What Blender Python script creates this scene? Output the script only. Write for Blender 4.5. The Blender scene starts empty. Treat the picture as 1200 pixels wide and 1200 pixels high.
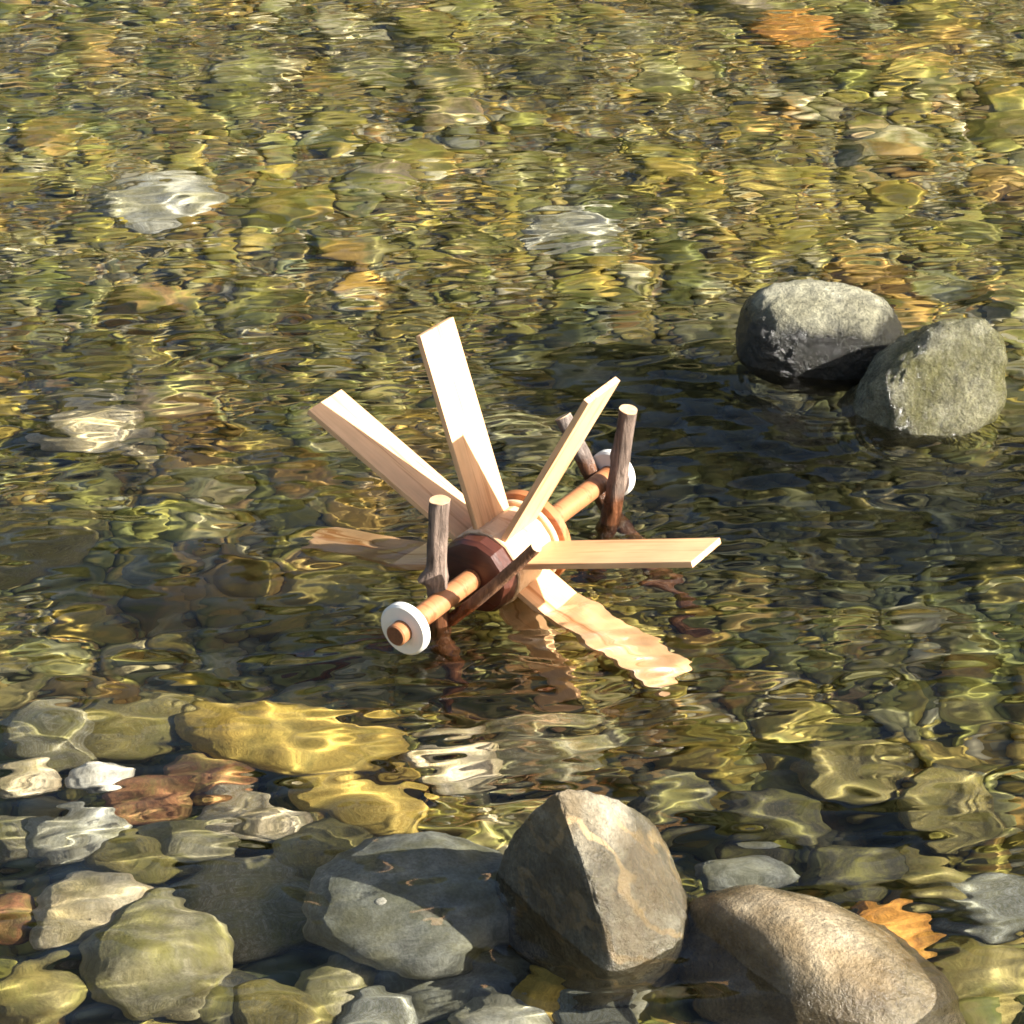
import bpy, bmesh, math, random
import numpy as np
from mathutils import Vector, Matrix, noise as mnoise

# ------------------------------------------------------------------ camera, sky, sun
SC = bpy.context.scene
COL = SC.collection
S = 10.0; SC.unit_settings.system = 'METRIC'; SC.unit_settings.scale_length = 0.1      # laid out in metres below, one Blender unit is 10 cm (a wheel 36 cm across)
CAM = Vector((0.00697, -1.72735, 1.03254)); PITCH = 0.51241; FPX = 3196.84   # water level is z = 0, wheel above the origin
cd = bpy.data.cameras.new('camera'); cam = bpy.data.objects.new('camera', cd); COL.objects.link(cam)
cam.location = CAM*S; cam.rotation_euler = (math.pi/2 - PITCH, 0, 0)
cd.sensor_width = 36; cd.lens = 36*FPX/1200; cd.clip_start = 0.1; cd.clip_end = 2000
SC.camera = cam

SUN = Vector((0.809, -0.302, 0.504)).normalized()
W = bpy.data.worlds.new('World'); SC.world = W; W.use_nodes = True
nt = W.node_tree; bg = nt.nodes['Background']
sky = nt.nodes.new('ShaderNodeTexSky'); sky.sky_type = 'NISHITA'; sky.sun_disc = False
sky.sun_elevation = math.asin(SUN.z); sky.sun_rotation = math.atan2(SUN.x, SUN.y)
nt.links.new(sky.outputs[0], bg.inputs[0]); bg.inputs[1].default_value = 0.06; sky.dust_density = 3.0; sky.ozone_density = 0.4
sd = bpy.data.lights.new('sun', 'SUN'); sd.energy = 5.0; sd.angle = math.radians(0.5); sd.color = (1, 0.95, 0.87)
sun = bpy.data.objects.new('sun', sd); COL.objects.link(sun); sun.location = SUN*5
sun.rotation_euler = SUN.to_track_quat('Z', 'Y').to_euler()
sd.cycles.is_caustics_light = True

SC.view_settings.view_transform = 'Standard'; SC.view_settings.look = 'None'
SC.view_settings.exposure = 1.84; SC.view_settings.gamma = 1.0; SC.view_settings.use_curve_mapping = False
cy = SC.cycles
cy.use_denoising = True; cy.use_adaptive_sampling = False
cy.max_bounces = 8; cy.diffuse_bounces = 3; cy.glossy_bounces = 4; cy.transmission_bounces = 8
cy.caustics_reflective = False; cy.caustics_refractive = True; cy.blur_glossy = 0.3
cy.sample_clamp_indirect = 4.0; cy.filter_width = 1.7

# ------------------------------------------------------------------ helpers
_s, _c = math.sin(PITCH), math.cos(PITCH)
RT, UP, FW = Vector((1, 0, 0)), Vector((0, _s, _c)), Vector((0, _c, -_s))
def ray(u, v): return (RT*((u-600)/FPX) - UP*((v-600)/FPX) + FW).normalized()
def at(u, v, z=0.0):                     # photo pixel -> point at height z (seen through flat water when below it)
    d = ray(u, v)
    if z >= 0:
        return CAM + d*((z-CAM.z)/d.z)
    p = CAM + d*(-CAM.z/d.z)
    h = Vector((d.x, d.y, 0))/1.333
    r = Vector((h.x, h.y, -math.sqrt(1-h.length_squared)))
    return p + r*(z/r.z)
def on_plane(u, v, P, n):
    d = ray(u, v); return CAM + d*((P-CAM).dot(n)/d.dot(n))

rng = np.random.default_rng(11); random.seed(5)

def link(o, parent=None):
    COL.objects.link(o)
    if parent is not None: o.parent = parent
    if o.type == 'MESH' and o.name.split('.')[0] != 'water': o.cycles.is_caustics_receiver = True
    return o
def tag(o, label, cat, group=None):
    o['label'] = label; o['category'] = cat
    if group: o['group'] = group
    return o
def mesh_obj(name, verts, faces, mat, parent=None, smooth=True):
    me = bpy.data.meshes.new(name); me.from_pydata(verts, [], faces)
    if smooth: me.polygons.foreach_set('use_smooth', [True]*len(me.polygons))
    me.materials.append(mat); me.update()
    return link(bpy.data.objects.new(name, me), parent)
def bm_obj(name, bm, mat, parent=None, smooth=False):
    me = bpy.data.meshes.new(name); bm.to_mesh(me); bm.free()
    if smooth: me.polygons.foreach_set('use_smooth', [True]*len(me.polygons))
    for m in (mat if isinstance(mat, (list, tuple)) else [mat]): me.materials.append(m)
    return link(bpy.data.objects.new(name, me), parent)
def np_mesh(name, V, F, mat):
    me = bpy.data.meshes.new(name); n = F.shape[1]
    me.vertices.add(len(V)); me.vertices.foreach_set('co', np.ascontiguousarray(V, np.float32).ravel())
    me.loops.add(F.size); me.loops.foreach_set('vertex_index', np.ascontiguousarray(F, np.int32).ravel())
    me.polygons.add(len(F)); me.polygons.foreach_set('loop_start', np.arange(0, F.size, n, dtype=np.int32))
    me.polygons.foreach_set('use_smooth', np.ones(len(F), bool))
    me.materials.append(mat); me.update(); me.validate()
    return bpy.data.objects.new(name, me)

class N:                                  # tiny node-tree builder
    def __init__(s, name):
        s.m = bpy.data.materials.new(name); s.m.use_nodes = True; s.t = s.m.node_tree
        s.b = s.t.nodes['Principled BSDF']
    def n(s, t, **kw):
        o = s.t.nodes.new(t)
        for k, v in kw.items(): setattr(o, k, v)
        return o
    def put(s, sock, v):
        if v is None: return
        if isinstance(v, bpy.types.NodeSocket): s.t.links.new(v, sock)
        else: sock.default_value = (*v, 1) if isinstance(v, tuple) and len(v) == 3 and sock.type == 'RGBA' else v
    def coord(s, which='Object'): return s.n('ShaderNodeTexCoord').outputs[which]
    def pos(s): return s.map(s.n('ShaderNodeNewGeometry').outputs['Position'], (1/S, 1/S, 1/S))     # scene units -> metres
    def map(s, vec, scale=(1, 1, 1), loc=(0, 0, 0)):
        o = s.n('ShaderNodeMapping'); s.put(o.inputs['Vector'], vec); o.inputs['Scale'].default_value = scale; o.inputs['Location'].default_value = loc
        return o.outputs[0]
    def noise(s, vec, scale, detail=4, rough=.55, dist=0.0):
        o = s.n('ShaderNodeTexNoise'); s.put(o.inputs['Vector'], vec); o.inputs['Scale'].default_value = scale
        o.inputs['Detail'].default_value = detail; o.inputs['Roughness'].default_value = rough; o.inputs['Distortion'].default_value = dist
        return o.outputs[0]
    def ramp(s, f, *stops, interp='LINEAR'):
        o = s.n('ShaderNodeValToRGB'); s.put(o.inputs[0], f); e = o.color_ramp.elements; o.color_ramp.interpolation = interp
        while len(e) < len(stops): e.new(0.5)
        for el, (p, c) in zip(e, stops): el.position = p; el.color = (*c, 1) if isinstance(c, tuple) else (c, c, c, 1)
        return o.outputs[0]
    def mix(s, f, a, b, blend='MIX'):
        o = s.n('ShaderNodeMix', data_type='RGBA', blend_type=blend)
        s.put(o.inputs[0], f); s.put(o.inputs[6], a); s.put(o.inputs[7], b); return o.outputs[2]
    def math(s, op, a, b=0.0, clamp=False):
        o = s.n('ShaderNodeMath', operation=op, use_clamp=clamp); s.put(o.inputs[0], a); s.put(o.inputs[1], b); return o.outputs[0]
    def rng(s, v, a, b, c=0.0, d=1.0, smooth=True):
        o = s.n('ShaderNodeMapRange', interpolation_type='SMOOTHSTEP' if smooth else 'LINEAR')
        for i, x in enumerate((v, a, b, c, d)): s.put(o.inputs[i], x)
        return o.outputs[0]
    def bump(s, h, strength, dist, normal=None):
        o = s.n('ShaderNodeBump'); o.inputs['Strength'].default_value = strength; o.inputs['Distance'].default_value = dist*S
        s.put(o.inputs['Height'], h); s.put(o.inputs['Normal'], normal); return o.outputs[0]
    def z(s):
        o = s.n('ShaderNodeSeparateXYZ'); s.put(o.inputs[0], s.pos()); return o.outputs[2]
    def out(s, color, rough=.6, normal=None, spec=.5):
        s.put(s.b.inputs['Base Color'], color); s.put(s.b.inputs['Roughness'], rough)
        s.put(s.b.inputs['Normal'], normal); s.put(s.b.inputs['Specular IOR Level'], spec); return s.m

# ------------------------------------------------------------------ materials
def dark_patches(k):                       # darker patches at set spots of the bed, edges warped by noise
    pos = k.pos(); w = k.n('ShaderNodeVectorMath', operation='ADD')
    nz = k.n('ShaderNodeTexNoise'); k.put(nz.inputs['Vector'], pos); nz.inputs['Scale'].default_value = 7; nz.inputs['Detail'].default_value = 3
    sc = k.n('ShaderNodeVectorMath', operation='MULTIPLY_ADD'); k.put(sc.inputs[0], nz.outputs['Color']); sc.inputs[1].default_value = (.30, .30, 0); sc.inputs[2].default_value = (-.15, -.15, 0)
    k.put(w.inputs[0], pos); k.put(w.inputs[1], sc.outputs[0])
    tot = None
    for (u, v), (rx, ry), a in DARK_SPOTS:
        p = at(u, v, -.15)
        m = k.map(w.outputs[0], (1/rx, 1/ry, 0), (-p.x/rx, -p.y/ry, 0))
        l = k.n('ShaderNodeVectorMath', operation='LENGTH'); k.put(l.inputs[0], m)
        f = k.rng(l.outputs['Value'], .55, 1.15, a, 0.0)
        tot = f if tot is None else k.math('MAXIMUM', tot, f)
    return tot
DARK_SPOTS = [((380, 700), (.24, .10), .22), ((760, 650), (.30, .11), .62), ((840, 470), (.22, .13), .85), ((640, 560), (.18, .14), .65), ((1000, 600), (.36, .17), .88), 
         ((800, 820), (.22, .08), .35), ((640, 90), (.08, .10), .7), ((1020, 1000), (.09, .05), .7)]

def stone_palette(k, f):
    return k.ramp(f, (0, (.055, .056, .024)), (.10, (.18, .145, .036)), (.20, (.44, .30, .055)), (.30, (.115, .118, .036)), (.40, (.30, .27, .14)),
                  (.50, (.24, .18, .042)), (.57, (.60, .54, .36)), (.63, (.15, .138, .046)), (.74, (.34, .185, .046)), (.82, (.25, .25, .19)), (.90, (.46, .34, .085)), (1, (.085, .080, .034)))
def m_pebble():
    k = N('river_pebble'); pos = k.pos()
    g = k.n('ShaderNodeNewGeometry'); oi = k.n('ShaderNodeObjectInfo')
    f = k.math('FRACT', k.math('ADD', g.outputs['Random Per Island'], oi.outputs['Random']))
    c = stone_palette(k, f)
    c = k.mix(1.0, c, k.ramp(k.noise(pos, 130, 6, .65), (.25, .45), (.75, 1.55)), 'MULTIPLY')
    c = k.mix(k.rng(k.noise(pos, 26, 4), .36, .62, 0, .84), c, (.165, .165, .032))                 # brown-green algae film
    c = k.mix(k.rng(k.noise(k.map(pos, loc=(3, 1, 0)), 5, 3), .52, .70, 0, .6), c, (.34, .26, .042))  # golden diatom film
    c = k.mix(k.rng(k.noise(k.map(pos, (1, .6, 1), (7, 3, 0)), 7, 4, .6), .50, .62, 0, .78), c, (.050, .064, .016))     # patches of darker weed
    c = k.mix(k.rng(k.noise(k.map(pos, (1, .6, 1), (1, 9, 0)), 9, 4, .6), .56, .66, 0, .6), c, (.40, .22, .055))       # patches of rust-brown silt
    c = k.mix(dark_patches(k), c, (.022, .025, .011))
    return k.out(c, .65, k.bump(k.noise(pos, 180, 4), .5, .0015), .2)
def m_bed():
    k = N('streambed_gravel'); pos = k.pos()
    v = k.n('ShaderNodeTexVoronoi'); k.put(v.inputs['Vector'], pos); v.inputs['Scale'].default_value = 110
    c = k.mix(.8, k.ramp(k.noise(pos, 30, 6), (.3, (.075, .070, .026)), (.7, (.19, .16, .06))), stone_palette(k, v.outputs['Color']))
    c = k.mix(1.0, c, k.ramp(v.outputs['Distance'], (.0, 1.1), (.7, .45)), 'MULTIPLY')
    c = k.mix(dark_patches(k), c, (.022, .024, .011))
    return k.out(c, .8, k.bump(k.math('SUBTRACT', 1, v.outputs['Distance']), .7, .006), .2)
def m_rock(name, base, dark, light, film=None, film_amt=0.0, vein=None, wet=.02, scale=1.0, rough=.75, grain=.5, wetrough=.2, wetdark=.42, alg=.6, spec=.28):
    k = N(name); o = k.coord('Object'); pos = k.pos()
    n1 = k.noise(o, 14*scale, 6, .6, .4); n2 = k.noise(k.map(o, loc=(5, 2, 1)), 60*scale, 6, .65); n3 = k.noise(o, 420*scale, 4, .7)
    c = k.ramp(n1, (.30, dark), (.52, base), (.75, light))
    c = k.mix(1.0, c, k.ramp(n2, (.28, .45), (.72, 1.45)), 'MULTIPLY')
    c = k.mix(1.0, c, k.ramp(n3, (.3, .60), (.7, 1.35)), 'MULTIPLY')
    if vein:
        w = k.n('ShaderNodeTexWave', wave_type='BANDS', bands_direction='DIAGONAL'); k.put(w.inputs['Vector'], o)
        w.inputs['Scale'].default_value = 11*scale; w.inputs['Distortion'].default_value = 9; w.inputs['Detail'].default_value = 4; w.inputs['Detail Scale'].default_value = 1.4
        c = k.mix(k.rng(w.outputs['Fac'], .90, .985, 0, .7), c, vein)
    if film:
        c = k.mix(k.rng(k.noise(k.map(o, loc=(1, 7, 3)), 20*scale, 5, .6), .40, .66, 0, film_amt), c, film)
    if wet < -.5:                          # stones that never dry carry a mottled algae film
        c = k.mix(k.rng(k.noise(k.map(pos, loc=(2, 5, 1)), 38, 6, .7), .42, .66, 0, alg), c, (.205, .190, .045))
        c = k.mix(k.rng(k.noise(k.map(pos, loc=(8, 1, 4)), 90, 5, .7), .56, .70, 0, alg*.7), c, (.075, .072, .026))
    h = k.math('ADD', k.z(), k.math('MULTIPLY', k.math('SUBTRACT', k.noise(o, 40, 4), .5), .030))
    wt = k.rng(h, wet-.006, wet+.010, 1, 0)
    c = k.mix(wt, c, k.mix(1.0, c, (wetdark, wetdark, wetdark*.93), 'MULTIPLY'))
    nb = k.bump(k.noise(o, 60*scale, 6, .65), grain*.5, .007)
    nb = k.bump(k.noise(o, 210*scale, 5, .7), grain*.8, .0035, nb)
    return k.out(c, k.rng(wt, 0, 1, rough, wetrough, smooth=False), nb, spec)
def m_wood(name, light, dark, scale=1.0, rough=.5, ring=False):
    k = N(name); o = k.coord('Object'); oi = k.n('ShaderNodeObjectInfo')
    off = k.n('ShaderNodeVectorMath', operation='ADD'); k.put(off.inputs[0], o)
    cb = k.n('ShaderNodeCombineXYZ'); k.put(cb.inputs[1], oi.outputs['Random']); k.put(cb.inputs[2], oi.outputs['Random']); k.put(off.inputs[1], cb.outputs[0])
    v = off.outputs[0]
    big = k.noise(k.map(v, (5*scale, 95*scale, 40*scale)), 1.0, 3, .5, .6)
    fine = k.noise(k.map(v, (14*scale, 620*scale, 300*scale)), 1.0, 3, .6)
    w = k.math('ADD', k.math('MULTIPLY', big, .7), k.math('MULTIPLY', fine, .3))
    c = k.ramp(w, (.38, dark), (.47, light), (.55, tuple(.8*a+.2*b for a, b in zip(light, dark))), (.66, light))
    pf = k.noise(k.map(v, (30, 60, 60)), 1.0, 3)
    c = k.mix(1.0, c, k.ramp(pf, (.3, .86), (.7, 1.08)), 'MULTIPLY')
    wt = k.rng(k.math('ADD', k.z(), k.math('MULTIPLY', k.noise(o, 60, 3), .016)), .012, .022, 1, 0)
    c = k.mix(wt, c, k.mix(1.0, c, (.97, .95, .92), 'MULTIPLY'))
    return k.out(c, k.rng(wt, 0, 1, rough, .22, smooth=False), k.bump(fine, .25, .0008), .4)
def m_bark(name, a, b, wetz=.03):
    k = N(name); o = k.coord('Object')
    n = k.noise(k.map(o, (220, 220, 38)), 1.0, 6, .65, .5); n2 = k.noise(o, 90, 4)
    c = k.ramp(n, (.3, b), (.62, a)); c = k.mix(1.0, c, k.ramp(n2, (.3, .65), (.7, 1.3)), 'MULTIPLY')
    c = k.mix(k.rng(k.noise(k.map(o, (160, 160, 9)), 1.0, 3), .56, .66, 0, .6), c, tuple(min(1, x*1.9) for x in a))
    wt = k.rng(k.math('ADD', k.z(), k.math('MULTIPLY', k.noise(o, 60, 3), .02)), wetz-.004, wetz+.012, 1, 0)
    c = k.mix(wt, c, k.mix(1.0, c, (.62, .34, .20), 'MULTIPLY'))
    return k.out(c, k.rng(wt, 0, 1, .85, .2, smooth=False), k.bump(n, 1.0, .003), .4)
def m_flat(name, col, rough=.6, var=.15, scale=60):
    k = N(name); n = k.noise(k.coord('Object'), scale, 5, .6)
    c = k.mix(1.0, col, k.ramp(n, (.3, 1-var), (.7, 1+var)), 'MULTIPLY')
    return k.out(c, rough, k.bump(k.noise(k.coord('Object'), scale*4, 4), .3, .0006), .4)
def m_hill():
    k = N('undergrowth'); pos = k.pos()
    c = k.ramp(k.noise(pos, 3, 6, .7), (.35, (.045, .050, .016)), (.55, (.120, .125, .036)), (.75, (.20, .165, .060)))
    return k.out(c, .9, k.bump(k.noise(pos, 6, 5, .7), 1.0, .3), .2)
def m_water():
    m = bpy.data.materials.new('clear_stream_water'); m.use_nodes = True; t = m.node_tree
    t.nodes.remove(t.nodes['Principled BSDF'])
    g = t.nodes.new('ShaderNodeBsdfGlass'); g.distribution = 'GGX'; g.inputs['IOR'].default_value = 1.333; g.inputs['Roughness'].default_value = 0.0
    g.inputs['Color'].default_value = (.985, .985, .95, 1)
    a = t.nodes.new('ShaderNodeAttribute'); a.attribute_name = 'ripple'; gm = t.nodes.new('ShaderNodeNewGeometry')
    fl = t.nodes.new('ShaderNodeMath'); fl.operation = 'MULTIPLY_ADD'; fl.inputs[1].default_value = -2; fl.inputs[2].default_value = 1; t.links.new(gm.outputs['Backfacing'], fl.inputs[0])
    sc = t.nodes.new('ShaderNodeVectorMath'); sc.operation = 'SCALE'; t.links.new(a.outputs['Vector'], sc.inputs[0]); t.links.new(fl.outputs[0], sc.inputs['Scale'])   # the normal faces the side the light comes from
    t.links.new(sc.outputs[0], g.inputs['Normal'])
    t.links.new(g.outputs[0], t.nodes['Material Output'].inputs['Surface'])
    return m

M_PEB, M_BED, M_WATER = m_pebble(), m_bed(), m_water()
M_PINE = m_wood('pale_pine', (.78, .48, .255), (.48, .22, .085), rough=.5)
M_CORE = m_wood('hub_pine', (.70, .49, .30), (.52, .30, .16), rough=.5)
M_DISC = m_wood('red_cedar', (.38, .145, .052), (.22, .066, .022), rough=.45)
M_DARK = m_wood('dark_shaded_wood', (.070, .021, .012), (.036, .012, .008), rough=.35)  # dark brown wood, shade of the front disc deepened in its colour
M_DOWEL = m_wood('dowel_wood', (.35, .150, .062), (.21, .078, .030), scale=.7, rough=.4)
M_WHITE = m_flat('white_painted_wood', (.78, .75, .67), .45, .06, 40)
M_BARK = m_bark('twig_bark', (.180, .130, .100), (.050, .033, .024))
M_BARK2 = m_bark('grey_twig_bark', (.20, .165, .14), (.07, .05, .04), wetz=.045)
M_BARK3 = m_bark('brown_twig_bark', (.24, .115, .055), (.09, .038, .018), wetz=.03)
M_CUT = m_flat('cut_wood', (.50, .33, .19), .7, .2, 300)

# ------------------------------------------------------------------ the streambed and the water
def sstep(a, b, x):
    t = np.clip((x-a)/(b-a), 0, 1); return t*t*(3-2*t)
_bw = [(rng.uniform(3, 16), rng.uniform(0, math.tau), rng.uniform(0, math.tau)) for _ in range(14)]
def bed(x, y):
    x = np.asarray(x, float); y = np.asarray(y, float)
    z = -.168 + .074*sstep(-.18, -.48, y) + .049*sstep(-.55, -.95, y) + .08*sstep(-.95, -1.3, y) + .25*sstep(-1.25, -3.2, y) + .5*sstep(-2.5, -14, y)
    z = z + .055*sstep(.25, .75, y) + .45*sstep(3.0, 4.5, y)
    z = z + .02*sstep(-.15, -.45, x)*sstep(-.45, -.2, y)*sstep(.4, 0, y)
    for k, a, ph in _bw:
        z = z + .0035*np.sin(k*(x*math.cos(a)+y*math.sin(a))+ph)
    return z
def axis(core0, core1, step, end0, end1, grow=1.12):
    a = list(np.arange(core0, core1+step/2, step)); s = step; lo, hi = [], []
    x = a[0]
    while x > end0: s *= grow; x -= s; lo.append(x)
    x = a[-1]; s = step
    while x < end1: s *= grow; x += s; hi.append(x)
    return np.array(lo[::-1]+a+hi)
def sheet(name, xs, ys, zf, mat):
    X, Y = np.meshgrid(xs, ys); Z = zf(X, Y)
    V = np.stack([X, Y, Z], -1).reshape(-1, 3); nx, ny = len(xs), len(ys)
    i = (np.arange(ny-1)[:, None]*nx + np.arange(nx-1)[None]).ravel()
    return np_mesh(name, V, np.stack([i, i+1, i+1+nx, i+nx], -1), mat)

streambed = link(sheet('streambed', axis(-.9, .9, .012, -20, 20), axis(-1.0, 1.7, .012, -16, 20), bed, M_BED)); streambed['kind'] = 'structure'
def hill(x, y):                            # unseen overgrown far bank, its height and colour shaped for the water's reflections
    z = -.2 + 6.5*sstep(4.2, 12, y) + 4*sstep(11, 30, y)
    z = z*(.45+.55*sstep(-3.5, 1.5, x)) - .1      # slope lowered on the left so the water mirrors more sky there
    for k, a, ph in _bw: z = z + .16*np.sin(.35*k*(x*math.cos(a)+y*math.sin(a))+ph)*sstep(4.2, 6, y)
    return z
hillside = link(sheet('hillside', np.linspace(-40, 40, 240), np.linspace(4.2, 30, 120), hill, m_hill())); hillside['kind'] = 'structure'

TILE, NT = 2.2, 2048
def field(l0, l1, p, aniso, seed, ang=0.0):            # band-limited random waves, unit rms slope
    r = np.random.default_rng(seed); w = np.fft.fft2(r.standard_normal((NT, NT)))
    k = np.fft.fftfreq(NT, TILE/NT); KX, KY = np.meshgrid(k, k)
    ca, sa = math.cos(ang), math.sin(ang); kx, ky = KX*ca+KY*sa, -KX*sa+KY*ca
    K = np.sqrt((kx*aniso)**2 + ky**2)+1e-9
    S = K**-p * sstep(1/l1*.7, 1/l1, K) * (1-sstep(1/l0, 1/l0*1.6, K))
    h = np.fft.ifft2(w*S).real
    gx = (np.roll(h, -1, 1)-h)*NT/TILE; gy = (np.roll(h, -1, 0)-h)*NT/TILE
    return h/math.sqrt((gx**2+gy**2).mean())
F_TINY = field(.0085, .016, 1.5, 2.6, 5, .12); F_FINE = field(.013, .040, 1.7, 2.7, 3, .16); F_MID = field(.030, .085, 1.8, 1.3, 4, -.1); F_LONG = field(.06, .25, 2.0, 1.0, 8); F_MOD = field(.15, .6, 2.2, 1.0, 9)
F_MOD /= F_MOD.std()
def samp(F, X, Y):
    u = (X/TILE % 1)*NT; v = (Y/TILE % 1)*NT; i = np.floor(u).astype(int); j = np.floor(v).astype(int); a = u-i; b = v-j
    i1, j1 = (i+1) % NT, (j+1) % NT; i %= NT; j %= NT
    return (F[j, i]*(1-a)+F[j, i1]*a)*(1-b)+(F[j1, i]*(1-a)+F[j1, i1]*a)*b
CALM = [at(u, v) for u, v in ((-200, 775), (0, 790), (200, 818), (400, 880), (560, 960), (800, 1060), (1200, 1110), (1500, 1130))]
cxs, cys = [p.x for p in CALM], [p.y for p in CALM]
BL, RL, RM = at(745, 742), at(1085, 1085), at(1175, 615)
OBST = [(at(521, 700), .008), (at(536, 722), .007), (at(716, 592), .009), (at(590, 700), .02), (at(690, 1085), .055), (at(960, 445), .07), (at(1080, 505), .055), (at(660, 700), .02)]
def water_h(X, Y, view=False):            # swell that carries the mesh; view=True adds the fine ripples used for its normals
    yc = np.interp(X, cxs, cys); d = Y-yc
    rip = sstep(-.035, .05, d)
    mod = np.clip(1+.55*samp(F_MOD, X, Y), .25, 2.2)
    fade = sstep(2.6, 1.2, np.hypot(X, Y-.3))
    b5 = np.exp(-(((X-BL.x)*.86+(Y-BL.y)*-.5)/.085)**2-(((X-BL.x)*.5+(Y-BL.y)*.86)/.05)**2)     # smooth sheet of water sliding over the dipping paddle
    rill = np.exp(-((X-RL.x)/.05)**2-((Y-RL.y)/.035)**2) + .7*np.exp(-((X-RM.x)/.03)**2-((Y-RM.y)/.03)**2)
    h = samp(F_MID, X, Y)*(.052+.014*rip*mod)*fade + samp(F_LONG, X, Y)*.045*fade + samp(F_FINE, X, Y)*(.028*(1-rip)+.030*b5)*fade
    h += .0010*np.exp(-(d/.008)**2)*sstep(.12, -.05, X)*sstep(-.8, -.4, X)
    if view:
        for p, r0 in OBST:                 # small rings where wood and rock break the surface
            dd = np.hypot(X-p.x, Y-p.y)-r0; h += .00022*np.cos(dd*math.tau/.0115)*np.exp(-np.abs(dd)/.022)*(dd > -.012)
        far = sstep(.2, 1.2, Y); q = (1-.72*b5)
        h += samp(F_TINY, X, Y)*(.004+.042*rip*mod+.10*rill)*fade*q
        h += samp(F_FINE, X, Y)*(.024+.076*rip*mod+.22*rill)*(1+.08*far)*fade*q + samp(F_MID, X, Y)*(.066+.002*rip*mod)*(1-.1*far)*fade*q
    return h
g_ = TILE/1024; wxs, wys = axis(-307*g_, 307*g_, g_, -20, 20, 1.15), axis(-300*g_, 680*g_, g_, -16, 20, 1.15)
water = sheet('water', wxs, wys, water_h, M_WATER)
X, Y = np.meshgrid(wxs, wys); e = TILE/NT
nrm = np.stack([-(water_h(X+e, Y, True)-water_h(X-e, Y, True))/(2*e), -(water_h(X, Y+e, True)-water_h(X, Y-e, True))/(2*e), np.ones_like(X)], -1).reshape(-1, 3)
nrm /= np.linalg.norm(nrm, axis=1, keepdims=True)
at_ = water.data.attributes.new('ripple', 'FLOAT_VECTOR', 'POINT'); at_.data.foreach_set('vector', nrm.astype(np.float32).ravel())
link(water); water['kind'] = 'structure'; water.cycles.is_caustics_caster = True

# ------------------------------------------------------------------ rocks
def ico(sub):
    bm = bmesh.new(); bmesh.ops.create_icosphere(bm, subdivisions=sub, radius=1.0)
    V = np.array([v.co[:] for v in bm.verts]); F = np.array([[v.index for v in f.verts] for f in bm.faces]); bm.free()
    return V, F
ICO = {s: ico(s) for s in (2, 3, 4, 5, 6)}
def lump(V, seed, amp=.22, freq=1.1, planes=(), oct=3):
    off = Vector((seed*3.1, seed*1.7, seed*5.3)); P = V.copy()
    for i, v in enumerate(V):
        q = Vector(v); d = 1.0; a, f = amp, freq
        for _ in range(oct): d += a*mnoise.noise(q*f+off); a *= .38; f *= 2.4
        P[i] = v*d
    for n, lim, soft in planes:
        n = np.array(n, float); n /= np.linalg.norm(n)
        e = P@n-lim; e = np.where(e > 0, e, 0); P -= np.outer(e*soft, n)
    return P
def rock(px, z, radii, rz, mat, label, seed, tilt=(0, 0), amp=.2, planes=(), freq=1.1, name='river_rock', cat='rock', oct=4, rugged=0.0):
    V, F = ICO[6 if z > -.03 and max(radii) > .03 else 4]; rad = np.array(radii); P = lump(V, seed, amp, freq, (), oct)*rad
    rot = Matrix.Rotation(rz, 3, 'Z') @ Matrix.Rotation(tilt[1], 3, 'Y') @ Matrix.Rotation(tilt[0], 3, 'X')
    for n, lim, soft in planes:              # facets given by their outward direction in the world
        n = np.array(rot.transposed() @ Vector(n).normalized()); l = lim*np.linalg.norm(rad*n)
        kk = .11*l; e = kk*np.logaddexp(0, (P@n-l)/kk); P -= np.outer(e*soft, n)
    P += P/np.linalg.norm(P, axis=1, keepdims=True)*np.array([[.006*np.mean(rad)*mnoise.noise(Vector(v)*9+Vector((seed, 0, 0)))*3] for v in V])
    if rugged:                             # pits and grains standing out on the surface
        q = [Vector(p)*190+Vector((seed, seed, 0)) for p in P]
        P += P/np.linalg.norm(P, axis=1, keepdims=True)*np.array([[rugged*(mnoise.noise(v)+.5*mnoise.noise(v*2.1)-1.2*max(0, mnoise.noise(v*.33)-.28))] for v in q])
    o = np_mesh(name, P, F, mat); link(o)
    c = at(px[0], px[1], z); o.location = c; o.rotation_euler = (tilt[0], tilt[1], rz)
    return tag(o, label, cat)

M_GREY = m_rock('grey_green_rock', (.32, .305, .21), (.20, .19, .12), (.44, .42, .33), film=(.10, .088, .030), film_amt=.35, wet=.041, grain=1.8, wetdark=.06, wetrough=.2, spec=.5)
M_MOSSY = m_rock('pitted_mossy_rock', (.29, .275, .18), (.125, .118, .050), (.42, .405, .30), film=(.120, .112, .022), film_amt=.6, wet=.085, scale=1.2, grain=2.2, wetrough=.17, wetdark=.85, spec=.6)
M_PEAK = m_rock('veined_grey_rock', (.215, .192, .135), (.115, .090, .050), (.36, .34, .275), film=(.120, .080, .030), film_amt=.65, vein=(.42, .30, .15), wet=.056, grain=1.3, wetdark=.48, wetrough=.17, spec=.6)
M_TAN = m_rock('tan_dry_rock', (.31, .25, .155), (.15, .10, .038), (.46, .40, .29), film=(.150, .090, .024), film_amt=.6, wet=.013, grain=1.0, wetdark=.42, wetrough=.22, spec=.5)
M_BLUE = m_rock('blue_grey_rock', (.22, .225, .20), (.10, .105, .08), (.34, .345, .31), film=(.13, .12, .05), film_amt=.5, wet=-1, alg=0.15, grain=.4)
M_CREAM = m_rock('cream_rock', (.60, .52, .37), (.42, .31, .16), (.74, .68, .55), film=(.32, .25, .08), film_amt=.6, wet=-1, alg=0.3)
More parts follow.
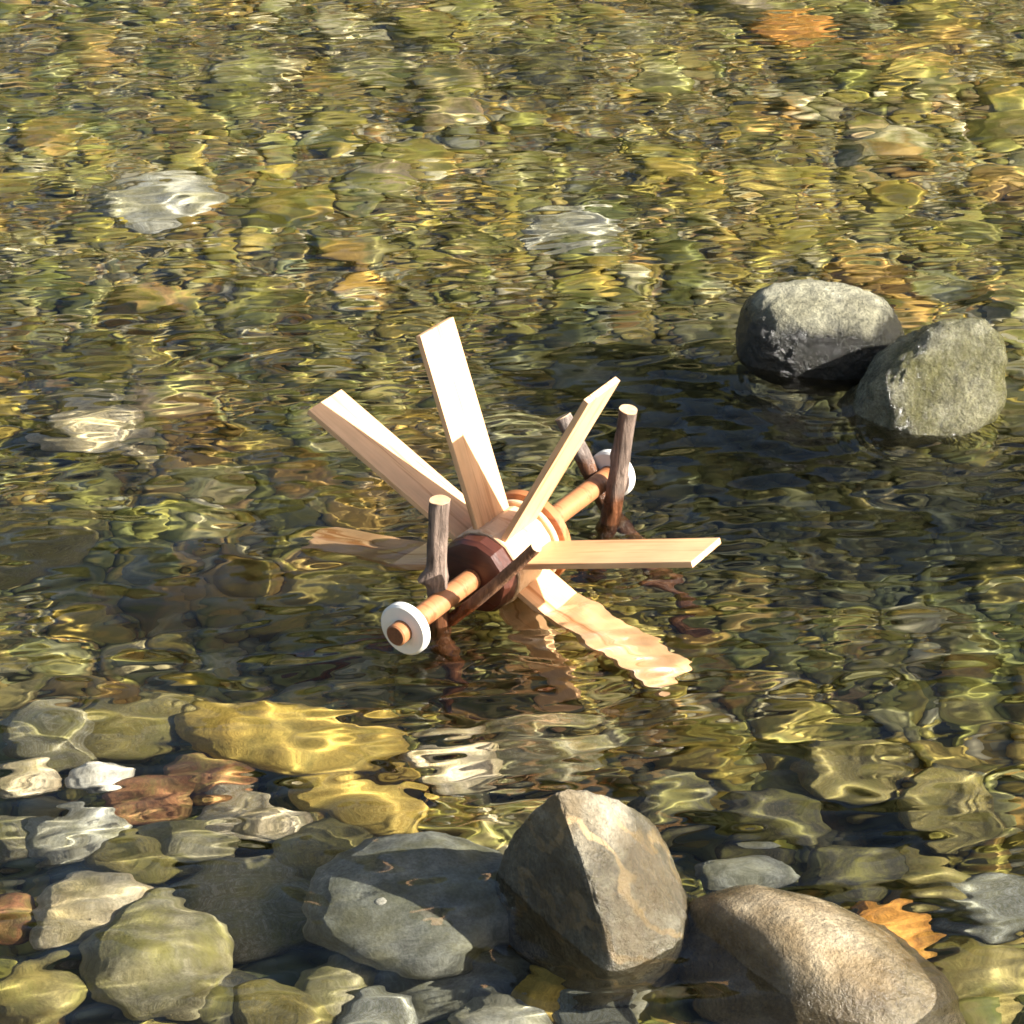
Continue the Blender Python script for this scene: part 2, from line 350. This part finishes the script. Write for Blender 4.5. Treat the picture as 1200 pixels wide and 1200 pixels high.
M_OLIVE = m_rock('olive_rock', (.22, .185, .075), (.11, .095, .035), (.36, .31, .16), film=(.26, .20, .045), film_amt=.6, wet=-1)
M_OLIVEG = m_rock('olive_grey_rock', (.27, .245, .16), (.14, .125, .06), (.40, .37, .27), film=(.17, .145, .05), film_amt=.6, wet=-1)
M_GOLD = m_rock('golden_rock', (.46, .32, .075), (.28, .18, .035), (.62, .47, .15), film=(.34, .25, .05), film_amt=.4, wet=-1, alg=0.3)
M_ORANGE = m_rock('orange_rock', (.52, .24, .045), (.30, .12, .025), (.66, .38, .10), wet=-1, alg=0.15)
M_DARKR = m_rock('dark_rock', (.060, .055, .034), (.030, .028, .018), (.12, .10, .055), wet=-1)
M_PALEG = m_rock('pale_grey_rock', (.40, .395, .34), (.25, .24, .18), (.56, .55, .49), film=(.20, .17, .06), film_amt=.45, wet=-1, alg=0.35)
M_RUST = m_rock('rust_rock', (.25, .11, .045), (.13, .06, .03), (.36, .20, .09), wet=-1)
M_WHITER = m_rock('white_quartz', (.72, .69, .60), (.52, .46, .34), (.82, .80, .74), wet=-1, alg=0.15)

rock((960, 406), .006, (.078, .058, .062), -.22, M_GREY, 'rounded grey rock with dry top and dark wet foot, touching the pitted rock', 2.0, amp=.11, rugged=.0007, planes=[((.05, -.15, 1), .72, .8), ((-.1, -1, -.15), .72, .7), ((-1, 0, .1), .85, .6)])
pitted = rock((1082, 470), .000, (.049, .060, .090), -.30, M_MOSSY, 'pitted wet rock with green algae, standing out of the water', 3.3, tilt=(.22, .68), rugged=.0011, amp=.12, planes=[((-.05, -.74, .67), .60, .92)], freq=1.6)
rock((686, 1060), -.004, (.070, .064, .104), .1, M_PEAK, 'peaked grey rock with tan veins and one dark side, standing out of the water', 4.6, amp=.08, rugged=.00035,
     planes=[((-.80, -.58, .10), .42, .95), ((.50, -.55, .67), .66, .85), ((.80, .0, .55), .66, .8), ((-.1, .8, .6), .60, .8), ((-.8, .3, .45), .72, .6)])
rock((948, 1152), -.034, (.100, .062, .062), -.64, M_TAN, 'long tan rock with a dry pale back slanting out of the water', 5.2, rugged=.0004, amp=.09, planes=[((-.78, -.50, .36), .66, .8), ((.35, .2, .9), .86, .6)], tilt=(0, .10))
rock((492, 1056), -.046, (.074, .066, .044), .2, M_BLUE, 'blue grey rock just under the water, in the shade of the peaked rock', 6.1, amp=.14)
rock((395, 1152), -0.082, (.026, .023, .020), .5, M_OLIVEG, 'small round stone under the water below the blue grey rock', 7.7)
rock((525, 1148), -0.097, (.056, .036, .026), .1, M_BLUE, 'flat grey green slab under the water beneath the blue grey rock', 8.2)
rock((650, 1163), -0.077, (.028, .020, .018), .3, M_GOLD, 'yellow stone under the foot of the peaked rock', 9.9)
rock((590, 1196), -0.077, (.028, .022, .018), -.2, M_PALEG, 'pale rounded stone under the water beside the yellow stone', 10.4)
rock((185, 1125), -0.067, (.042, .056, .034), .1, M_OLIVEG, 'large olive grey stone under calm water with a scalloped outline', 11.8, amp=.16)
rock((112, 1070), -0.074, (.040, .030, .026), .6, M_CREAM, 'bright cream stone under calm water beside the olive grey stone', 12.3, amp=.2)
rock((45, 1168), -0.072, (.034, .030, .024), .2, M_OLIVE, 'yellow olive stone under calm water, crossed by light ripples', 13.5)
rock((10, 1075), -0.082, (.022, .020, .016), .2, M_RUST, 'reddish brown stone under calm water beside the cream stone', 14.2)
rock((115, 908), -0.097, (.022, .018, .016), .0, M_WHITER, 'white stone under the water between peach and olive stones', 15.1)
rock((32, 910), -0.102, (.024, .016, .014), -.3, M_CREAM, 'peach coloured flat stone under the water next to the white stone', 16.6)
rock((85, 978), -0.092, (.038, .030, .022), .3, M_PALEG, 'pale greenish stone under the water in front of the white stone', 17.2)
rock((225, 992), -0.094, (.036, .026, .022), -.4, M_OLIVEG, 'brownish stone under the water beside the pale greenish stone', 18.4)
rock((320, 965), -0.100, (.030, .020, .018), .1, M_CREAM, 'sandy stone under the water behind the blue grey rock', 19.4)
rock((250, 905), -0.110, (.030, .022, .018), .8, M_RUST, 'rusty brown stone under the water beside the golden slab', 20.6)
rock((1042, 1098), -0.050, (.034, .032, .022), .5, M_ORANGE, 'bright orange stone under the water against the long tan rock', 21.7)
rock((995, 1025), -0.092, (.038, .030, .026), .2, M_DARKR, 'dark brown stone under the water behind the long tan rock', 22.1)
rock((1090, 1030), -0.092, (.034, .026, .022), -.3, M_OLIVE, 'olive stone under the water behind the orange stone', 23.6)
rock((765, 1152), -0.087, (.040, .030, .022), .4, M_PALEG, 'pale green grey stone under the water between peaked and tan rocks', 24.3)
rock((870, 1020), -0.077, (.032, .022, .018), .0, M_BLUE, 'small grey stone under the water behind the tan rock', 25.5)
rock((1150, 1150), -0.077, (.040, .034, .024), .0, M_OLIVE, 'broad olive brown stone under the water beyond the tan rock tip', 26.5)
rock((345, 868), -.095, (.085, .036, .026), -.30, M_GOLD, 'long golden slab under the rippled water', 27.7)
rock((530, 905), -.105, (.036, .032, .022), .3, M_CREAM, 'pale broken looking stone under the ripples behind the peaked rock', 28.8)
rock((675, 268), -.100, (.050, .052, .024), .2, M_PALEG, 'flat pale grey stone on the bed beyond the wheel', 29.1)
rock((190, 238), -.100, (.060, .070, .026), .1, M_PALEG, 'broad bluish grey stone under the ripples beyond the wheel', 30.9)
rock((112, 500), -.130, (.045, .055, .024), .2, M_CREAM, 'cream stone lit by ripples, alone on the olive bed off the paddle tips', 31.2)
rock((930, 32), -.105, (.050, .060, .024), -.2, M_ORANGE, 'broad orange brown stone on the far bed', 32.6)
rock((640, 80), -.105, (.042, .060, .026), .1, M_DARKR, 'blackish stone on the far bed', 33.8)
rock((448, 1056), -.0110, (.0050, .0040, .0026), .1, M_WHITER, 'tiny white pebble lying on the blue grey rock', 34.1, cat='pebble', name='white_pebble')

# loose pebbles of the bed: the large ones one by one, the fine gravel as one mass
VAR = []
for s in range(14):
    V, F = ICO[3]
    P = lump(V, 40+s*1.37, .26, 1.0, [((random.uniform(-1, 1), random.uniform(-1, 1), 1), .72, .7), ((random.uniform(-1, 1), random.uniform(-1, 1), .2), .75, .7)], 3)
    me = np_mesh('pebble', P, F, M_PEB); VAR.append(me.data); bpy.data.objects.remove(me)
HERO = [(o.location.x, o.location.y, max(o.dimensions)*.42) for o in COL.objects if o.name.startswith('river_rock')]
placed = []; tries = 0
while len(placed) < 280 and tries < 20000:
    tries += 1
    v = random.uniform(-30, 1230); u = random.uniform(-40, 1240)
    g = at(u, v, -.12); x, y = g.x, g.y
    far = min(max((y+.3)/1.4, 0), 1)
    r = random.uniform(.017, .028+.020*far)*(1+.5*random.random()**4)
    if any((x-a)**2+(y-b)**2 < (c+r*.6)**2 for a, b, c in HERO): continue
    if any((x-a)**2+(y-b)**2 < (.72*(c+r))**2 for a, b, c in placed): continue
    if math.hypot(x, y) < .14 and r > .022: continue
    placed.append((x, y, r))
    o = bpy.data.objects.new('pebble', VAR[len(placed) % 14]); link(o, streambed)
    fl = random.uniform(.42, .75)
    o.scale = (r*random.uniform(.95, 1.35), r*random.uniform(.75, 1.05), r*fl)
    o.rotation_euler = (random.gauss(0, .18), random.gauss(0, .18), random.uniform(0, math.tau))
    o.location = (x, y, float(bed(x, y))+r*fl*.12)
EXTRA = [((300, 1062), -.100, (.050, .050, .022), 'M_OLIVEG'), ((385, 1000), -.100, (.042, .034, .020), 'M_OLIVE'), ((430, 945), -.095, (.052, .026, .018), 'M_GOLD'), ((170, 940), -.098, (.034, .028, .018), 'M_RUST'),
         ((60, 862), -.105, (.042, .034, .020), 'M_OLIVEG'), ((160, 850), -.105, (.050, .036, .020), 'M_OLIVE'), ((255, 1172), -.090, (.034, .030, .018), 'M_DARKR'), ((330, 1192), -.085, (.036, .028, .020), 'M_OLIVE'),
         ((440, 1196), -.080, (.030, .026, .018), 'M_BLUE'), ((700, 1190), -.080, (.032, .026, .018), 'M_BLUE'), ((900, 958), -.110, (.042, .034, .018), 'M_DARKR'), ((1110, 940), -.115, (.045, .036, .018), 'M_OLIVE'),
         ((1170, 1060), -.095, (.042, .034, .022), 'M_BLUE'), ((160, 1010), -.098, (.030, .030, .018), 'M_OLIVE'), ((290, 960), -.110, (.040, .030, .018), 'M_CREAM'), ((20, 980), -.098, (.028, .030, .018), 'M_OLIVEG'),
         ((780, 930), -.120, (.038, .030, .018), 'M_DARKR'), ((640, 880), -.135, (.055, .040, .020), 'M_OLIVEG'), ((1000, 900), -.130, (.040, .034, .018), 'M_OLIVE'), ((30, 640), -.14, (.050, .050, .022), 'M_OLIVE')]
for i, (px, z, rad, mn) in enumerate(EXTRA):
    me = VAR[i % 14].copy(); me.materials.clear(); me.materials.append(globals()[mn])
    o = bpy.data.objects.new('pebble', me); link(o, streambed); g = at(*px, z); o.location = g; o.scale = rad; o.rotation_euler = (0, 0, i*1.3)
# fine gravel
base = []
for s in range(10):
    V, F = ICO[2]; base.append(lump(V, 80+s*2.1, .30, 1.0, [((random.uniform(-1, 1), random.uniform(-1, 1), .8), .7, .7)], 2))
F2 = ICO[2][1]; nv = len(ICO[2][0]); Vs, Fs = [], []; cnt = 0
for i in range(3700):
    if i < 3400: g = at(random.uniform(-60, 1260), random.uniform(-50, 1260), -.12); x, y = g.x, g.y
    else: x, y = random.uniform(-1, 1), random.uniform(-.95, 1.6)
    r = .007+.013*random.random()**1.6
    a = random.uniform(0, math.tau); ca, sa = math.cos(a), math.sin(a); fl = random.uniform(.5, .85)
    P = base[i % 10]*np.array((r*random.uniform(.9, 1.4), r*random.uniform(.7, 1.0), r*fl))
    Q = np.stack([P[:, 0]*ca-P[:, 1]*sa+x, P[:, 0]*sa+P[:, 1]*ca+y, P[:, 2]+float(bed(x, y))+r*fl*.4], -1)
    Vs.append(Q); Fs.append(F2+cnt); cnt += nv
gravel = np_mesh('gravel', np.concatenate(Vs), np.concatenate(Fs), M_PEB); link(gravel, streambed); gravel['kind'] = 'stuff'

# ------------------------------------------------------------------ the wheel
AX = Vector((.55675, .83068, 0)); HX = Vector((.83068, -.55675, 0)); ZX = Vector((0, 0, 1)); HUB = Vector((0, 0, .024)); PSI = 2.67249
wheel = bpy.data.objects.new('water_wheel', None); COL.objects.link(wheel); wheel.empty_display_size = .1
wheel.location = HUB; wheel.rotation_euler = (0, 0, math.atan2(-HX.y, HX.x)*-1)        # local x = HX, local y = AX, z up
tag(wheel, 'toy wooden water wheel with eight pale paddles and white end rings, standing in the stream', 'water wheel')
def lathe(prof, seg, wob=0.0, seed=0):                  # profile of (axial, radius) about local y
    bm = bmesh.new(); rings = []
    rr = random.Random(seed); k = [1+rr.uniform(-wob, wob) for _ in range(seg)]
    for yv, r in prof:
        rings.append([bm.verts.new((r*k[i]*math.cos(math.tau*i/seg), yv, r*k[i]*math.sin(math.tau*i/seg))) for i in range(seg)])
    for a, b in zip(rings, rings[1:]):
        for i in range(seg): bm.faces.new((a[i], a[(i+1) % seg], b[(i+1) % seg], b[i]))
    if prof[0] != prof[-1]:
        bm.faces.new(rings[0]); bm.faces.new(rings[-1])
    bmesh.ops.remove_doubles(bm, verts=bm.verts, dist=1e-7)
    bmesh.ops.recalc_face_normals(bm, faces=bm.faces); return bm
def smooth_by_angle(o, ang=35):
    me = o.data; me.polygons.foreach_set('use_smooth', [True]*len(me.polygons))
    bm = bmesh.new(); bm.from_mesh(me)
    for e in bm.edges: e.smooth = len(e.link_faces) == 2 and e.calc_face_angle(0) < math.radians(ang)
    bm.to_mesh(me); bm.free(); return o
dw = .0080
axle = smooth_by_angle(bm_obj('axle', lathe([(-.134, dw-.0010), (-.1330, dw), (.1620, dw), (.1630, dw-.001)], 40), [M_DOWEL, m_flat('shaded_end_grain', (.16, .062, .030), .6, .3, 500)], wheel))  # end faces coloured darker to stand in for their shade
for f in axle.data.polygons:
    if len(f.vertices) > 4: f.material_index = 1
for y0 in (-.1215, .1515):
    prof = [(y0-.0038, dw+.0003), (y0-.0038, .0180), (y0-.0024, .0196), (y0+.0024, .0196), (y0+.0038, .0180), (y0+.0038, dw+.0003), (y0-.0038, dw+.0003)]
    smooth_by_angle(bm_obj('end_ring', lathe(prof, 48), M_WHITE, wheel))
core = lathe([(-.0235, .0300), (-.0225, .0310), (.0215, .0310), (.0225, .0300)], 16)
hc = smooth_by_angle(bm_obj('hub_core', core, M_CORE, wheel), 15); hc.rotation_euler = (0, -PSI+math.pi/16, 0)
smooth_by_angle(bm_obj('hub_collar', lathe([(.0230, .0325), (.0238, .0335), (.0268, .0335), (.0275, .0325)], 48), M_CORE, wheel))
smooth_by_angle(bm_obj('front_disc', lathe([(-.0400, .0240), (-.0385, .0280), (-.0345, .0303), (-.0260, .0306), (-.0240, .0295)], 13, .025, 4), M_DARK, wheel), 25)
smooth_by_angle(bm_obj('rear_disc', lathe([(.0280, .0355), (.0290, .0372), (.0360, .0372), (.0375, .0355)], 56), M_DISC, wheel))
def blade_mesh(tw, tip):
    bm = bmesh.new(); t = .0023; wd = .0202
    pts = [(.0295, -wd), (.180+tip+tw, -wd), (.180-tip+tw, wd), (.0295, wd)]
    lo = [bm.verts.new((x, y, -t)) for x, y in pts]; hi = [bm.verts.new((x, y, t)) for x, y in pts]
    bm.faces.new(lo[::-1]); bm.faces.new(hi)
    for i in range(4): bm.faces.new((lo[i], lo[(i+1) % 4], hi[(i+1) % 4], hi[i]))
    bmesh.ops.bevel(bm, geom=bm.edges[:], offset=.0007, segments=2, affect='EDGES', profile=.7); return bm
for k in range(8):
    b = bm_obj('blade', blade_mesh(-.009 if k == 4 else 0, (0.0, .0004, -.0006, .0003)[k % 4]), M_PINE, wheel)
    jit = (0, .012, -.012, .012, 0, -.01, .01, 0)[k]
    b.rotation_euler = (0, -(PSI-k*math.pi/4+jit), 0)
    smooth_by_angle(b, 20)

# ------------------------------------------------------------------ twigs that carry the axle
def twig(base, top, r0, r1, mat, label, seed, knots=(), bend=.0042, group=None):
    rr = random.Random(seed); ax = top-base; L = ax.length; d = ax.normalized()
    e1 = d.orthogonal().normalized(); e2 = d.cross(e1); bm = bmesh.new(); rings = []; seg, nl = 20, 70
    off = Vector((seed*2.3, seed, seed*4.1))
    knots = [(a, math.atan2(k.dot(e2), k.dot(e1)) if isinstance(k, Vector) else k, r) for a, k, r in knots]
    for j in range(nl+1):
        t = j/nl; c = d*(t*L)+e1*(bend*math.sin(t*5+seed))+e2*(bend*.6*math.sin(t*8+seed*2))
        ring = []
        for i in range(seg):
            a = math.tau*i/seg; rad = r0+(r1-r0)*t
            rad *= 1+.09*mnoise.noise(Vector((math.cos(a)*1.2, math.sin(a)*1.2, t*L*60))+off)+.05*mnoise.noise(Vector((math.cos(a)*4, math.sin(a)*4, t*L*160))+off)
            for kt, ka, kr in knots:
                da = (a-ka+math.pi) % math.tau-math.pi
                rad += kr*math.exp(-((t-kt)*L/.0045)**2-(da/.55)**2)
                rad += kr*.22*math.exp(-((t-kt)*L/.003)**2)
            ring.append(bm.verts.new(c+(e1*math.cos(a)+e2*math.sin(a))*rad))
        rings.append(ring)
    for a, b in zip(rings, rings[1:]):
        for i in range(seg): bm.faces.new((a[i], a[(i+1) % seg], b[(i+1) % seg], b[i])).material_index = 0
    bm.faces.new(rings[0])
    rim = [bm.verts.new(v.co+d*.0006+(d*(t*L)+e1*0-v.co)*0) for v in rings[-1]]
    for i in range(seg): bm.faces.new((rings[-1][i], rings[-1][(i+1) % seg], rim[(i+1) % seg], rim[i])).material_index = 1
    bm.faces.new(rim).material_index = 1
    bmesh.ops.recalc_face_normals(bm, faces=bm.faces)
    o = bm_obj('support_twig', bm, [mat, M_CUT], None); o.location = base; smooth_by_angle(o, 40)
    return tag(o, label, 'twig', group)
def to_bed(p, q):                         # carry the line q -> p on into the bed
    d = (p-q).normalized(); t = 0
    r = p.copy()
    while r.z > float(bed(r.x, r.y))-.02 and t < .5: t += .004; r = p+d*t
    return r
KA = Vector((-1, -.35, 0))
def pair(s, u0, v0, u1, v1):
    P = HUB+AX*s; return on_plane(u0, v0, P, AX), on_plane(u1, v1, P, AX)
b, t = pair(-.070, 519, 672, 515, 585)
twig(to_bed(b, t), t, .0084, .0072, M_BARK, 'thick upright twig with a knot, beside the axle near the dark hub disc', 1, knots=[(.79, KA, .0065), (.55, 1, .002)])
b, t = pair(-.066, 545, 712, 624, 640)
twig(to_bed(b, t), t, .0062, .0042, M_BARK3, 'thin brown twig leaning across the axle, bark wet and shiny', 2, knots=[(.82, .6, .002)])
b, t = pair(.128, 715, 590, 735, 484)
twig(to_bed(b, t), t, .0082, .0070, M_BARK, 'upright grey brown twig with pale cut top, beside the far white ring', 3, knots=[(.85, 2, .0015), (.7, 4, .0012)])
b, t = pair(.138, 690, 556, 657, 490)
twig(to_bed(b, t), t, .0078, .0066, M_BARK2, 'dark grey twig leaning behind a raised paddle', 4)

# ------------------------------------------------------------------ algae fringe of the pitted rock
bpy.context.view_layer.update()
mw = pitted.matrix_world; vs = [v for v in pitted.data.vertices if -.050 < (mw @ v.co).z < -.006 and (mw @ v.co).y < pitted.location.y+.03 and (mw @ v.co).x > pitted.location.x+.012]
bm = bmesh.new(); rr = random.Random(9)
for _ in range(1400):
    v = rr.choice(vs); p = v.co+Vector((rr.uniform(-.002, .002), rr.uniform(-.002, .002), 0)); n = v.normal.copy()
    d = (n*.7+mw.to_3x3().inverted() @ Vector((.7, -.25, -.25))+Vector((rr.gauss(0, .6), rr.gauss(0, .6), rr.gauss(0, .5)))).normalized()
    L = rr.uniform(.004, .012)+.012*rr.random()**4; side = d.cross(n).normalized()*rr.uniform(.0006, .0018); prev = None
    for j in range(5):
        t = j/4; c = p+d*(L*t)+n*(.003*math.sin(t*3)); w = side*(1-.8*t)
        cur = (bm.verts.new(c-w), bm.verts.new(c+w))
        if prev: bm.faces.new((prev[0], prev[1], cur[1], cur[0]))
        prev = cur
algae = bm_obj('algae', bm, m_flat('green_algae', (.17, .155, .030), .6, .4, 200), pitted, True); algae['kind'] = 'stuff'

# ------------------------------------------------------------------ metres to scene units
for o in list(COL.objects):
    if o.parent is None and o.type not in ('LIGHT', 'CAMERA'):
        o.location = o.location*S; o.scale = o.scale*S
